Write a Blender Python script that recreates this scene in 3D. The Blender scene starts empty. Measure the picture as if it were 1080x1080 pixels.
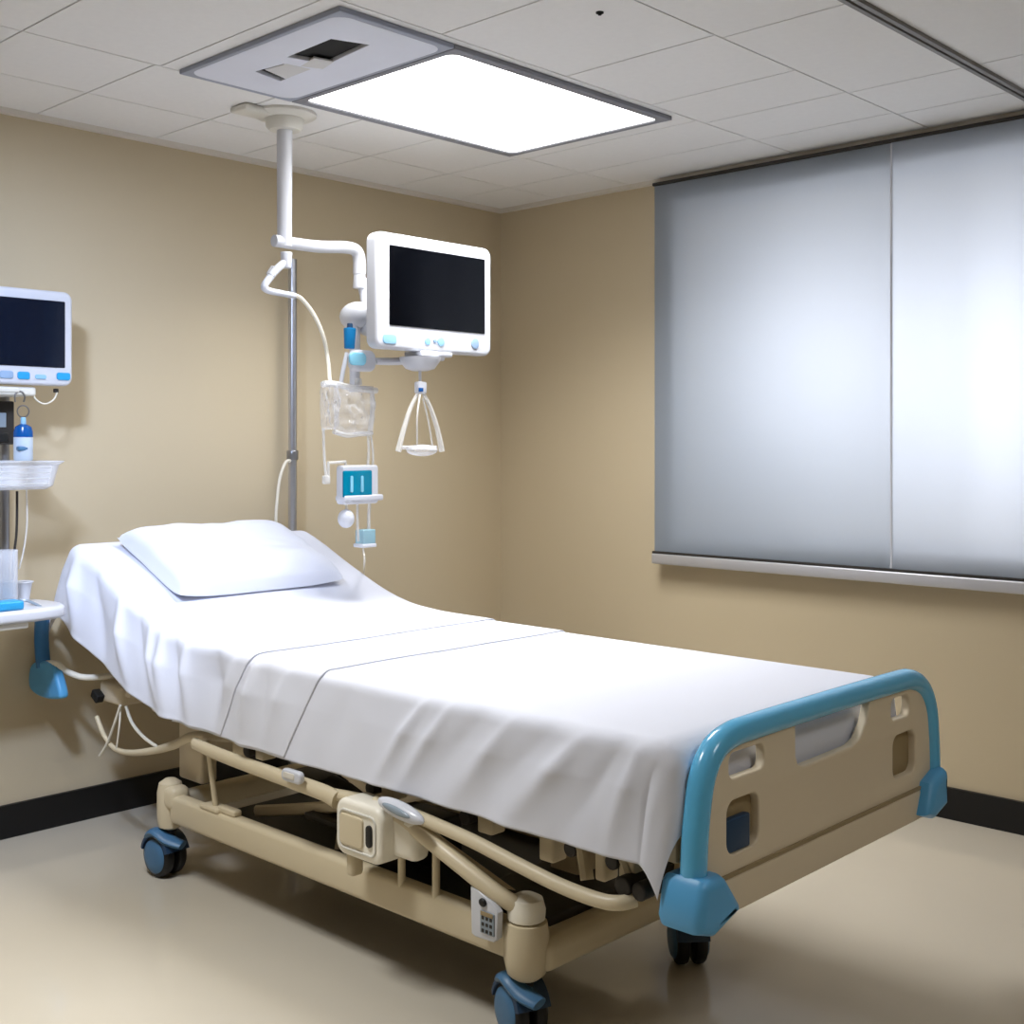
import bpy, bmesh, math, random
from mathutils import Vector, Matrix, noise
random.seed(4)
SC = bpy.context.scene
COL = SC.collection
PI = math.pi

# ------------------------------------------------------------------ camera
F_PX, CX, HY, CH = 1273.0, 540.0, 470.0, 1.4
CA, CB = .725, .689
cam_d = bpy.data.cameras.new('camera')
cam = bpy.data.objects.new('camera', cam_d)
COL.objects.link(cam)
cam.location = (0, 0, CH)
cam.rotation_euler = (PI / 2, 0, math.atan2(CB, CA))
cam_d.sensor_width = 36
cam_d.lens = F_PX / 1080 * 36
cam_d.shift_y = -(540 - HY) / 1080
cam_d.clip_start = .05
SC.camera = cam


def at(px, py, X=None, Y=None, z=None):
    """the point of the room on a measured plane that a sight line reaches"""
    r = (px - CX) / F_PX
    d = Vector((CA * r - CB, CB * r + CA, (HY - py) / F_PX))
    if X is not None:
        t = X / d.x
    elif Y is not None:
        t = Y / d.y
    else:
        t = (z - CH) / d.z
    return Vector((0, 0, CH)) + d * t


# ------------------------------------------------------------------ materials
def lin(c):
    return tuple(((v / 255) / 12.92 if v / 255 <= .04045 else ((v / 255 + .055) / 1.055) ** 2.4) for v in c) + (1,)


def mat(name, rgb, rough=.5, metal=0., var=.04, vscale=6., bump=0., bscale=200., spec=.5, trans=0., sheen=0., coat=0., ior=1.45, alpha=1.):
    m = bpy.data.materials.new(name)
    m.use_nodes = True
    nt = m.node_tree
    b = nt.nodes['Principled BSDF']
    base = lin(rgb)
    geo = nt.nodes.new('ShaderNodeTexCoord')
    nz = nt.nodes.new('ShaderNodeTexNoise')
    nz.inputs['Scale'].default_value = vscale
    nz.inputs['Detail'].default_value = 4
    nt.links.new(geo.outputs['Object'], nz.inputs['Vector'])
    mx = nt.nodes.new('ShaderNodeMixRGB')
    mx.inputs['Color1'].default_value = tuple(min(1, v * (1 - var)) for v in base[:3]) + (1,)
    mx.inputs['Color2'].default_value = tuple(min(1, v * (1 + var)) for v in base[:3]) + (1,)
    nt.links.new(nz.outputs['Fac'], mx.inputs['Fac'])
    nt.links.new(mx.outputs['Color'], b.inputs['Base Color'])
    b.inputs['Roughness'].default_value = rough
    b.inputs['Metallic'].default_value = metal
    b.inputs['Specular IOR Level'].default_value = spec
    b.inputs['Transmission Weight'].default_value = trans
    b.inputs['IOR'].default_value = ior
    b.inputs['Sheen Weight'].default_value = sheen
    b.inputs['Coat Weight'].default_value = coat
    b.inputs['Alpha'].default_value = alpha
    if bump:
        n2 = nt.nodes.new('ShaderNodeTexNoise')
        n2.inputs['Scale'].default_value = bscale
        n2.inputs['Detail'].default_value = 3
        nt.links.new(geo.outputs['Object'], n2.inputs['Vector'])
        bp = nt.nodes.new('ShaderNodeBump')
        bp.inputs['Strength'].default_value = bump
        bp.inputs['Distance'].default_value = .002
        nt.links.new(n2.outputs['Fac'], bp.inputs['Height'])
        nt.links.new(bp.outputs['Normal'], b.inputs['Normal'])
    return m


def emit(name, rgb, s):
    m = bpy.data.materials.new(name)
    m.use_nodes = True
    nt = m.node_tree
    nt.nodes.remove(nt.nodes['Principled BSDF'])
    e = nt.nodes.new('ShaderNodeEmission')
    e.inputs['Color'].default_value = lin(rgb)
    e.inputs['Strength'].default_value = s
    nt.links.new(e.outputs['Emission'], nt.nodes['Material Output'].inputs['Surface'])
    return m


def see_through(name, rgb, amount, rough=.12):
    m = mat(name, rgb, rough, var=.01)
    nt = m.node_tree
    t = nt.nodes.new('ShaderNodeBsdfTransparent')
    ms = nt.nodes.new('ShaderNodeMixShader')
    lw = nt.nodes.new('ShaderNodeLayerWeight')
    lw.inputs['Blend'].default_value = .35
    mr = nt.nodes.new('ShaderNodeMapRange')
    mr.inputs['To Min'].default_value = 1 - amount
    mr.inputs['To Max'].default_value = min(1, 1.35 - amount)
    nt.links.new(lw.outputs['Facing'], mr.inputs['Value'])
    nt.links.new(mr.outputs['Result'], ms.inputs['Fac'])
    nt.links.new(t.outputs['BSDF'], ms.inputs[1])
    nt.links.new(nt.nodes['Principled BSDF'].outputs['BSDF'], ms.inputs[2])
    nt.links.new(ms.outputs['Shader'], nt.nodes['Material Output'].inputs['Surface'])
    return m


M = {}
M['wall'] = mat('beige wall paint', (196, 181, 152), .6, var=.03, vscale=2, bump=.15, bscale=300, spec=.3)
M['floor'] = mat('polished vinyl floor', (200, 191, 174), .1, var=.05, vscale=1.5, spec=.5)
M['ceil'] = mat('ceiling tile', (232, 231, 229), .9, var=.03, vscale=40, bump=.3, bscale=400, spec=.1)
M['grid'] = mat('ceiling grid metal', (150, 148, 142), .5)
M['track'] = mat('grey track metal', (128, 126, 122), .5)
M['trimw'] = mat('pale trim', (216, 210, 198), .6)
M['black'] = mat('black rubber skirting', (10, 10, 12), .45)
M['frame'] = mat('grey light frame', (130, 132, 140), .45)
M['vframe'] = mat('pale grey vent frame', (150, 156, 172), .45)
M['ventp'] = mat('white vent panel', (222, 226, 238), .5)
M['ventd'] = mat('dark vent opening', (12, 12, 11), .8)
M['ventb'] = mat('beige vent flap', (206, 206, 206), .6)
M['white'] = mat('white enamel plastic', (202, 204, 211), .3, var=.02, coat=.2)
M['white2'] = mat('ivory enamel plastic', (218, 215, 205), .35, var=.02)
M['chrome'] = mat('brushed chrome', (196, 198, 204), .3, metal=1, var=.05)
M['cream'] = mat('cream bed enamel', (208, 194, 164), .38, var=.03, vscale=4)
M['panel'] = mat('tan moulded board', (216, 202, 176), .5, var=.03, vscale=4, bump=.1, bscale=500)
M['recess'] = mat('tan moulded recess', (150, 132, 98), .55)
M['ivory'] = mat('ivory control plastic', (236, 230, 214), .35, var=.02)
M['blue'] = mat('sky blue plastic', (92, 180, 224), .22, var=.04, vscale=5, coat=.3)
M['blue2'] = mat('mid blue plastic', (88, 164, 214), .38, var=.04)
M['bluem'] = mat('dull blue caster plastic', (70, 112, 148), .4)
M['blued'] = mat('dark navy caster plastic', (38, 62, 90), .4)
M['bluel'] = mat('dark blue latch', (24, 58, 90), .45)
M['tyre'] = mat('black tyre rubber', (14, 14, 16), .5)
M['dark'] = mat('dark machine metal', (44, 40, 36), .55)
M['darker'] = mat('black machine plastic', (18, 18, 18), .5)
M['sheet'] = mat('white cotton sheet', (219, 221, 231), .85, var=.012, vscale=3, bump=.25, bscale=900, spec=.2, sheen=.1)
M['pillow'] = mat('white pillowcase', (222, 225, 236), .85, var=.012, vscale=4, bump=.25, bscale=700, spec=.2, sheen=.1)
M['matt'] = mat('pale mattress cover', (206, 208, 214), .7)
M['screen'] = mat('black glass screen', (5, 6, 10), .12, var=.1, spec=.2)
M['screen2'] = mat('navy glass screen', (14, 22, 38), .1, var=.1)
M['btn'] = mat('pale blue button', (140, 186, 216), .4)
M['btn2'] = mat('cyan button', (40, 152, 206), .4)
M['btn3'] = mat('grey blue button', (140, 166, 196), .4)
M['clear'] = mat('clear plastic', (236, 240, 244), .12, trans=.82, var=.01, ior=1.2)
M['tube'] = mat('clear tubing', (232, 230, 224), .2, trans=.45, var=.01, ior=1.2)
M['cable'] = mat('cream cable', (226, 220, 204), .45)
M['aqua'] = mat('aqua fluid plastic', (132, 196, 220), .25)
M['paleaqua'] = see_through('pale aqua plastic', (150, 196, 212), .45)
M['teal'] = mat('teal fluid', (0, 128, 160), .12, trans=.1, ior=1.33)
M['syr'] = mat('bright blue vial', (36, 140, 204), .18, trans=.25, ior=1.3)
M['deep'] = mat('deep blue liquid', (10, 84, 156), .2, trans=.1)
M['label'] = mat('pale bottle label', (190, 204, 220), .5)
M['metal'] = mat('steel bar', (150, 150, 152), .3, metal=.9)
M['bar'] = mat('brushed aluminium bar', (200, 200, 204), .42, metal=.6)
M['diff'] = emit('lit diffuser', (255, 253, 250), 4)
M['grip'] = mat('blue grip plastic', (52, 112, 166), .4)
M['lens'] = mat('grey display', (138, 150, 160), .2)


def fabric_blind(name, rgb, fac):
    m = bpy.data.materials.new(name)
    m.use_nodes = True
    nt = m.node_tree
    b = nt.nodes['Principled BSDF']
    co = nt.nodes.new('ShaderNodeTexCoord')
    nz = nt.nodes.new('ShaderNodeTexNoise')
    nz.inputs['Scale'].default_value = 500
    nt.links.new(co.outputs['Object'], nz.inputs['Vector'])
    mx = nt.nodes.new('ShaderNodeMixRGB')
    c = lin(rgb)
    mx.inputs['Color1'].default_value = tuple(v * .96 for v in c[:3]) + (1,)
    mx.inputs['Color2'].default_value = c
    nt.links.new(nz.outputs['Fac'], mx.inputs['Fac'])
    nt.links.new(mx.outputs['Color'], b.inputs['Base Color'])
    b.inputs['Roughness'].default_value = .45
    t = nt.nodes.new('ShaderNodeBsdfTranslucent')
    t.inputs['Color'].default_value = lin((226, 229, 234))
    ms = nt.nodes.new('ShaderNodeMixShader')
    ms.inputs['Fac'].default_value = fac
    nt.links.new(b.outputs['BSDF'], ms.inputs[1])
    nt.links.new(t.outputs['BSDF'], ms.inputs[2])
    nt.links.new(ms.outputs['Shader'], nt.nodes['Material Output'].inputs['Surface'])
    return m


M['clear'] = see_through('clear plastic', (232, 235, 242), .76)
M['bagfilm'] = see_through('clear bag film', (228, 231, 238), .86)
M['tube'] = see_through('clear tubing', (232, 230, 226), .5)
M['glass'] = see_through('window glass', (230, 240, 240), .95, .03)
M['blind'] = fabric_blind('grey blue blind fabric', (156, 166, 178), .5)
M['blind2'] = fabric_blind('grey blue blind fabric thin', (168, 177, 190), .56)


# ------------------------------------------------------------------ mesh helpers
def frame_from(axis):
    z = Vector(axis).normalized()
    x = z.orthogonal().normalized()
    y = z.cross(x)
    return Matrix((x, y, z)).transposed().to_4x4()


def smooth_path(pts, n=6, closed=False):
    P = [Vector(p) for p in pts]
    if len(P) < 3:
        return P
    out = []
    L = len(P)
    rng = range(L if closed else L - 1)
    for i in rng:
        if closed:
            p0, p1, p2, p3 = P[(i - 1) % L], P[i], P[(i + 1) % L], P[(i + 2) % L]
        else:
            p0, p1, p2, p3 = P[max(0, i - 1)], P[i], P[i + 1], P[min(L - 1, i + 2)]
        for k in range(n):
            t = k / n
            out.append(.5 * ((2 * p1) + (p2 - p0) * t + (2 * p0 - 5 * p1 + 4 * p2 - p3) * t * t + (3 * p1 - p0 - 3 * p2 + p3) * t ** 3))
    if not closed:
        out.append(P[-1])
    return out


def rr(w, h, r, n=6):
    pts = []
    for cx, cy, a0 in ((w / 2 - r, h / 2 - r, 0), (-w / 2 + r, h / 2 - r, 90), (-w / 2 + r, -h / 2 + r, 180), (w / 2 - r, -h / 2 + r, 270)):
        for k in range(n + 1):
            a = math.radians(a0 + 90 * k / n)
            pts.append((cx + r * math.cos(a), cy + r * math.sin(a)))
    return pts


class MB:
    def __init__(s):
        s.bm = bmesh.new()

    def take(s, tb, mtx=None):
        if mtx is not None:
            bmesh.ops.transform(tb, matrix=mtx, verts=tb.verts)
        me = bpy.data.meshes.new('tmp')
        tb.to_mesh(me)
        tb.free()
        s.bm.from_mesh(me)
        bpy.data.meshes.remove(me)
        return s

    def box(s, c, size, bevel=0., rot=None, seg=3):
        tb = bmesh.new()
        bmesh.ops.create_cube(tb, size=1)
        bmesh.ops.scale(tb, vec=size, verts=tb.verts)
        if bevel:
            bmesh.ops.bevel(tb, geom=tb.edges[:], offset=min(bevel, min(size) * .49), segments=seg, profile=.5, affect='EDGES')
        m = Matrix.Translation(Vector(c))
        if rot is not None:
            m = m @ rot
        return s.take(tb, m)

    def bx(s, x0, x1, y0, y1, z0, z1, bevel=0., seg=3):
        return s.box(((x0 + x1) / 2, (y0 + y1) / 2, (z0 + z1) / 2), (abs(x1 - x0), abs(y1 - y0), abs(z1 - z0)), bevel, None, seg)

    def cyl(s, p0, p1, r0, r1=None, seg=20, bevel=0.):
        p0, p1 = Vector(p0), Vector(p1)
        r1 = r0 if r1 is None else r1
        tb = bmesh.new()
        bmesh.ops.create_cone(tb, cap_ends=True, segments=seg, radius1=r0, radius2=r1, depth=(p1 - p0).length)
        if bevel:
            ed = [e for e in tb.edges if len([f for f in e.link_faces if len(f.verts) > 4]) == 1]
            bmesh.ops.bevel(tb, geom=ed, offset=bevel, segments=3, profile=.5, affect='EDGES')
        return s.take(tb, Matrix.Translation((p0 + p1) / 2) @ frame_from(p1 - p0))

    def ell(s, c, rad, seg=24, rot=None):
        tb = bmesh.new()
        bmesh.ops.create_uvsphere(tb, u_segments=seg, v_segments=seg // 2, radius=1)
        m = Matrix.Translation(Vector(c))
        if rot is not None:
            m = m @ rot
        return s.take(tb, m @ Matrix.Diagonal((*rad, 1)))

    def tube(s, pts, r, seg=10, n=6, closed=False, smooth=True, flat=1.):
        P = smooth_path(pts, n, closed) if smooth else [Vector(p) for p in pts]
        tb = bmesh.new()
        L = len(P)
        rings = []
        up = None
        for i, p in enumerate(P):
            if closed:
                d = P[(i + 1) % L] - P[i - 1]
            else:
                d = P[min(L - 1, i + 1)] - P[max(0, i - 1)]
            d.normalize()
            if up is None:
                up = d.orthogonal().normalized()
                if abs(d.z) < .95:
                    up = (Vector((0, 0, 1)) - d * d.z).normalized()
            else:
                up = (up - d * up.dot(d)).normalized()
            sd = d.cross(up)
            rad = r(i / (L - 1)) if callable(r) else r
            rings.append([tb.verts.new(p + up * math.cos(2 * PI * k / seg) * rad + sd * math.sin(2 * PI * k / seg) * rad * flat) for k in range(seg)])
        for i in range(L if closed else L - 1):
            a, b = rings[i], rings[(i + 1) % L]
            for k in range(seg):
                tb.faces.new((a[k], a[(k + 1) % seg], b[(k + 1) % seg], b[k]))
        if not closed:
            tb.faces.new(rings[0][::-1])
            tb.faces.new(rings[-1])
        bmesh.ops.recalc_face_normals(tb, faces=tb.faces[:])
        return s.take(tb)

    def lathe(s, prof, origin, axis=(0, 0, 1), seg=28):
        tb = bmesh.new()
        rings = []
        for r, h in prof:
            if r < 1e-6:
                rings.append([tb.verts.new((0, 0, h))])
            else:
                rings.append([tb.verts.new((r * math.cos(2 * PI * k / seg), r * math.sin(2 * PI * k / seg), h)) for k in range(seg)])
        for a, b in zip(rings, rings[1:]):
            for k in range(seg):
                k2 = (k + 1) % seg
                if len(a) == 1 and len(b) == 1:
                    continue
                if len(a) == 1:
                    tb.faces.new((a[0], b[k2], b[k]))
                elif len(b) == 1:
                    tb.faces.new((a[k], a[k2], b[0]))
                else:
                    tb.faces.new((a[k], a[k2], b[k2], b[k]))
        if len(rings[0]) > 1:
            tb.faces.new(rings[0][::-1])
        if len(rings[-1]) > 1:
            tb.faces.new(rings[-1])
        bmesh.ops.recalc_face_normals(tb, faces=tb.faces[:])
        return s.take(tb, Matrix.Translation(Vector(origin)) @ frame_from(axis))

    def plate(s, loops, depth, mtx, bevel=0., res=2):
        """flat outline with holes, given depth and softened edges; local x,y in the outline, z through it"""
        cu = bpy.data.curves.new('tmpc', 'CURVE')
        cu.dimensions = '2D'
        cu.fill_mode = 'BOTH'
        cu.extrude = max(0, depth / 2 - bevel)
        cu.bevel_depth = bevel
        cu.bevel_resolution = res
        cu.offset = -bevel
        for lp in loops:
            sp = cu.splines.new('POLY')
            sp.points.add(len(lp) - 1)
            for q, p in zip(sp.points, lp):
                q.co = (p[0], p[1], 0, 1)
            sp.use_cyclic_u = True
        ob = bpy.data.objects.new('tmpo', cu)
        COL.objects.link(ob)
        dg = bpy.context.evaluated_depsgraph_get()
        me = bpy.data.meshes.new_from_object(ob.evaluated_get(dg))
        tb = bmesh.new()
        tb.from_mesh(me)
        bmesh.ops.remove_doubles(tb, verts=tb.verts, dist=1e-5)
        bpy.data.meshes.remove(me)
        bpy.data.objects.remove(ob)
        bpy.data.curves.remove(cu)
        return s.take(tb, mtx)

    def build(s, name, material, parent=None, smooth=True, origin=None):
        o = Vector((0, 0, 0))
        if parent is not None:
            o = wloc(parent)
        elif origin is not None:
            o = Vector(origin)
        bmesh.ops.translate(s.bm, vec=-o, verts=s.bm.verts)
        me = bpy.data.meshes.new(name)
        s.bm.to_mesh(me)
        s.bm.free()
        me.materials.append(material)
        if smooth:
            me.shade_smooth()
            try:
                me.set_sharp_from_angle(angle=math.radians(38))
            except Exception:
                pass
        ob = bpy.data.objects.new(name, me)
        COL.objects.link(ob)
        if parent is not None:
            ob.parent = parent
        else:
            ob.location = o
        return ob


def wloc(o):
    v = Vector(o.location)
    while o.parent:
        o = o.parent
        v += o.location
    return v


def tag(o, label, cat, group=None):
    o['label'] = label
    o['category'] = cat
    if group:
        o['group'] = group
    return o


def thing(name, label, cat, loc=(0, 0, 0), group=None):
    o = bpy.data.objects.new(name, None)
    o.empty_display_size = .05
    o.location = loc
    COL.objects.link(o)
    return tag(o, label, cat, group)


def copy_tree(o, parent=None):
    c = o.copy()
    COL.objects.link(c)
    if parent is not None:
        c.parent = parent
    for ch in list(o.children):
        copy_tree(ch, c)
    return c


def struct(mb, name, m, smooth=False):
    o = mb.build(name, m, smooth=smooth)
    o['kind'] = 'structure'
    return o


# plane helpers: outline x -> world Y, outline y -> world Z, thickness along X (faces +X)
def yz(X, Y=0., Z=0.):
    return Matrix.Translation((X, Y, Z)) @ Matrix(((0, 0, 1), (1, 0, 0), (0, 1, 0))).to_4x4()


# outline x -> world X, outline y -> world Z, thickness along -Y
def xz(X, Y, Z):
    return Matrix.Translation((X, Y, Z)) @ Matrix(((1, 0, 0), (0, 0, -1), (0, 1, 0))).to_4x4()


def xy(X, Y, Z):
    return Matrix.Translation((X, Y, Z))


# ------------------------------------------------------------------ the room
XL, XR, YN, YF, H = -4.28, 1.6, -1.6, 4.42, 2.6
struct(MB().bx(XL - .1, XR + .1, YN - .1, YF + .6, -.1, 0), 'floor', M['floor'])
struct(MB().bx(XL - .1, XL, YN - .1, YF + .6, 0, H + .1), 'wall_left', M['wall'])
struct(MB().bx(XR, XR + .1, YN - .1, YF + .6, 0, H + .1), 'wall_near', M['wall'])
struct(MB().bx(XL, XR, YN - .1, YN, 0, H + .1), 'wall_rear', M['wall'])
WX0, WX1, WZ0, WZ1 = -3.12, -.75, 1.02, 2.44           # assumed window opening behind the blind, not in view
w = MB()
w.bx(XL, WX0, YF, YF + .35, 0, H + .1).bx(WX1, XR, YF, YF + .35, 0, H + .1)
w.bx(WX0, WX1, YF, YF + .35, 0, WZ0).bx(WX0, WX1, YF, YF + .35, WZ1, H + .1)
struct(w, 'wall_right', M['wall'])
wf = MB()
for x0, x1 in ((WX0, WX0 + .05), (WX1 - .05, WX1), (-1.96, -1.90)):
    wf.bx(x0, x1, YF + .24, YF + .29, WZ0, WZ1)
wf.bx(WX0 + .05, WX1 - .05, YF + .24, YF + .29, WZ0, WZ0 + .05).bx(WX0 + .05, WX1 - .05, YF + .24, YF + .29, WZ1 - .05, WZ1)
win = struct(wf, 'window_1', M['trimw'])
gl = MB().bx(WX0 + .05, -1.96, YF + .26, YF + .266, WZ0 + .05, WZ1 - .05).bx(-1.90, WX1 - .05, YF + .26, YF + .266, WZ0 + .05, WZ1 - .05).build('pane', M['glass'], win, smooth=False)
for nm, b in (('baseboard_left', (XL, XL + .015, YN, YF)), ('baseboard_right', (XL + .015, XR, YF - .015, YF))):
    struct(MB().bx(b[0], b[1], b[2], b[3], 0, .118), nm, M['black'])
struct(MB().bx(XL, XL + .03, YN, YF, H - .018, H), 'trim_1', M['trimw'])
struct(MB().bx(XL + .03, XR, YF - .03, YF, H - .018, H), 'trim_2', M['trimw'])

# ceiling: tiles laid with narrow joints over a backing, one mesh
cb = MB()
cb.bx(XL - .1, XR + .1, YN - .1, YF + .6, H + .012, H + .1)
cols = [XL - .02, -3.875, -3.435, -2.575, -2.0, -1.57, -1.1, -.65, -.2, .25, .7, 1.15, XR]
yl = [YN, -1.2, -.74, -.28, .18, .64, 1.1, 1.555, 1.98, 2.455, 2.84, 3.22, 3.67, 4.06, YF]
ym = [YN, -.9, 0, .75, 1.555, 2.0, 3.22, 3.7, 4.06, YF]
yr = [YN, -.9, -.1, .75, 1.56, 2.41, 2.965, 3.42, 3.75, 4.1, YF]
yr2 = [YN, -.9, -.1, .6, 1.4, 2.2, 3.0, 3.765, 4.13, YF]
g = .0028
for i in range(len(cols) - 1):
    ys = yl if i < 2 else ym if i == 2 else yr if i == 3 else yr2
    for y0, y1 in zip(ys, ys[1:]):
        cb.bx(cols[i] + g, cols[i + 1] - g, y0 + g, y1 - g, H, H + .014)
struct(cb, 'ceiling', M['ceil'])
tr = MB()
for dx in (-.012, .012):
    tr.bx(-1.57 + dx - .007, -1.57 + dx + .007, YN, YF - .03, H - .012, H + .002)
struct(tr, 'trim_3', M['track'])
so = MB().lathe([(.011, 0), (.011, -.003), (.005, -.004), (.005, -.008), (0, -.008)], (-2.126, 2.59, H))
tag(so.build('ceiling_sensor', M['ventd'], origin=None), 'tiny black sensor spot on the ceiling tile behind the lit panel', 'sensor')

# ------------------------------------------------------------------ ceiling light
def light_panel(x0, x1, y0, y1, label, group=None):
    t = thing('ceiling_light', label, 'light', ((x0 + x1) / 2, (y0 + y1) / 2, H), group)
    W, D = x1 - x0, y1 - y0
    mt = Matrix.Translation(((x0 + x1) / 2, (y0 + y1) / 2, H - .008))
    dl = rr(W - .075, D - .05, .035)
    outer = [(-W / 2, -D / 2), (W / 2, -D / 2), (W / 2, D / 2), (-W / 2, D / 2)]
    MB().plate([outer, dl], .016, mt, .003).build('frame', M['frame'], t)
    MB().plate([rr(W - .073, D - .048, .036)], .006, Matrix.Translation(((x0 + x1) / 2, (y0 + y1) / 2, H - .006))).build('diffuser', M['diff'], t)
    return t


light_panel(-3.42, -2.605, 2.495, 3.585, 'large lit white panel in a grey frame on the ceiling above bed')
light_panel(-2.95, -2.3, .65, 1.3, 'assumed second smaller lit ceiling panel out of view nearer the camera')  # assumed panel out of view, lights the near floor
light_panel(-.05, .65, 1.85, 2.55, 'unseen small ceiling panel added past the bed foot to brighten the footboard')  # invented panel out of view, there to light the footboard side

t = thing('ceiling_vent', 'pale panel with dark slot beside the lit ceiling panel', 'vent', (-3.01, 2.275, H))
vx, vy = -3.0125, 2.275
VW, VD = .815, .43
o = [(-VW / 2, -VD / 2), (VW / 2, -VD / 2), (VW / 2, VD / 2), (-VW / 2, VD / 2)]
inn = rr(VW - .05, VD - .034, .05)
MB().plate([o, inn], .016, xy(vx, vy, H - .008), .003).build('frame', M['vframe'], t)
slot = [(-.02, -.08), (.21, -.09), (.25, .02), (.015, .046)]
slot2 = [(-.21, -.066), (-.08, -.05), (-.097, .042), (-.235, .05)]
MB().plate([rr(VW - .046, VD - .03, .05), slot, slot2], .014, xy(vx, vy, H - .0095), .002).build('panel', M['ventp'], t)
MB().plate([[(-.03, -.1), (.26, -.105), (.265, .04), (0, .06)]], .002, xy(vx, vy, H - .002)).build('opening', M['ventd'], t)
MB().plate([[(-.23, -.075), (-.075, -.065), (-.075, .048), (-.24, .065)]], .002, xy(vx, vy, H - .002)).build('opening', M['ventd'], t)
MB().plate([[(-.17, -.055), (-.07, -.045), (-.06, .04), (-.20, .045)]], .006, xy(vx, vy, H - .014), .001).build('flap', M['ventb'], t)
MB().plate([[(-.06, .0), (.035, -.02), (.05, .045), (-.03, .065)]], .006, xy(vx, vy, H - .014), .001).build('flap', M['ventb'], t)

# ------------------------------------------------------------------ blind
t = thing('roller_blind', 'wide grey blue blind hanging over the window with bright seam', 'blind', (-2.2, 4.37, .9))
cas = MB().bx(-3.27, -.55, 4.352, 4.39, 2.562, 2.576, .003)
cas.build('headrail', M['dark'], t)
MB().bx(-3.265, -2.130, 4.364, 4.3665, .925, 2.565).build('fabric', M['blind'], t, smooth=False)
MB().bx(-2.136, -.55, 4.358, 4.3605, .925, 2.565).build('fabric', M['blind2'], t, smooth=False)
MB().bx(-3.27, -.55, 4.345, 4.385, .872, .918, .006).build('bottom_bar', M['bar'], t)
MB().bx(-3.27, -.55, 4.35, 4.383, .918, .928, .002).build('hem', M['dark'], t)
MB().bx(-2.139, -2.131, 4.3565, 4.358, .93, 2.56).build('seam_strip', M['white'], t)

# ------------------------------------------------------------------ bed
PROF = [(-4.10, 1.035), (-3.95, .98), (-3.80, .915), (-3.60, .838), (-3.45, .797), (-3.30, .779), (-3.1, .773), (-2.5, .772), (-1.488, .772)]
pp = smooth_path([(x, 0, z) for x, z in PROF], 24)
SL = [0.]
for p0, p1 in zip(pp, pp[1:]):
    SL.append(SL[-1] + (p1 - p0).length)
STOT = SL[-1]


def prof(s):
    """point and normal of the mattress top at arc length s from the head"""
    if s <= 0:
        k, f = 0, s / (SL[1])
    elif s >= STOT:
        k = len(SL) - 2
        f = (s - SL[k]) / (SL[k + 1] - SL[k])
    else:
        lo, hi = 0, len(SL) - 1
        while hi - lo > 1:
            m_ = (lo + hi) // 2
            if SL[m_] <= s:
                lo = m_
            else:
                hi = m_
        k, f = lo, (s - SL[lo]) / (SL[hi] - SL[lo])
    p = pp[k].lerp(pp[k + 1], f)
    k0, k1 = max(0, k - 6), min(len(pp) - 1, k + 7)
    d = (pp[k1] - pp[k0]).normalized()
    return p, d, Vector((-d.z, 0, d.x))


def s_of_x(x):
    for k, (p0, p1) in enumerate(zip(pp, pp[1:])):
        if p1.x >= x:
            return SL[k] + (x - p0.x) / (p1.x - p0.x) * (SL[k + 1] - SL[k])
    return STOT + (x - pp[-1].x)


MY0, MY1 = 2.045, 3.05           # mattress sides
bed = thing('hospital_bed', 'cream adjustable hospital bed with blue footboard rim on casters', 'bed', (-2.75, 2.4, 0))

# mattress
mb = MB()
tb = bmesh.new()
N = 40
rings = []
MT = .15
for i in range(N + 1):
    s = (STOT - .05) * i / N
    p, d, n = prof(s)
    q = p - n * (.006 + .04 * max(0, i - N + 2) / 2)
    ring = []
    for (yy, zz) in [(MY0 + .03, 0), (MY0 + .012, -.008), (MY0 + .006, -.03), (MY0 + .006, -MT + .02), (MY0 + .03, -MT), (MY1 - .03, -MT), (MY1 - .006, -MT + .02), (MY1 - .006, -.03), (MY1 - .012, -.008), (MY1 - .03, 0)]:
        v = q + n * zz
        ring.append(tb.verts.new((v.x, yy, v.z)))
    rings.append(ring)
for r0, r1 in zip(rings, rings[1:]):
    for k in range(10):
        tb.faces.new((r0[k], r0[(k + 1) % 10], r1[(k + 1) % 10], r1[k]))
tb.faces.new(rings[0])
tb.faces.new(rings[-1][::-1])
bmesh.ops.recalc_face_normals(tb, faces=tb.faces[:])
mb.take(tb)
mb.build('mattress', M['matt'], bed)

# deck under the mattress, following its profile
mb = MB()
tb = bmesh.new()
rings = []
for i in range(N + 1):
    p, d, n = prof(STOT * i / N)
    rings.append([tb.verts.new((p + n * -dz).to_tuple()[:1] + (yy, (p + n * -dz).z)) for yy, dz in ((MY0 + .05, .165), (MY0 + .05, .195), (MY1 - .05, .195), (MY1 - .05, .165))])
for r0, r1 in zip(rings, rings[1:]):
    for k in range(4):
        tb.faces.new((r0[k], r0[(k + 1) % 4], r1[(k + 1) % 4], r1[k]))
tb.faces.new(rings[0])
tb.faces.new(rings[-1][::-1])
bmesh.ops.recalc_face_normals(tb, faces=tb.faces[:])
mb.take(tb)
mb.build('deck', M['panel'], bed)

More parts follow.
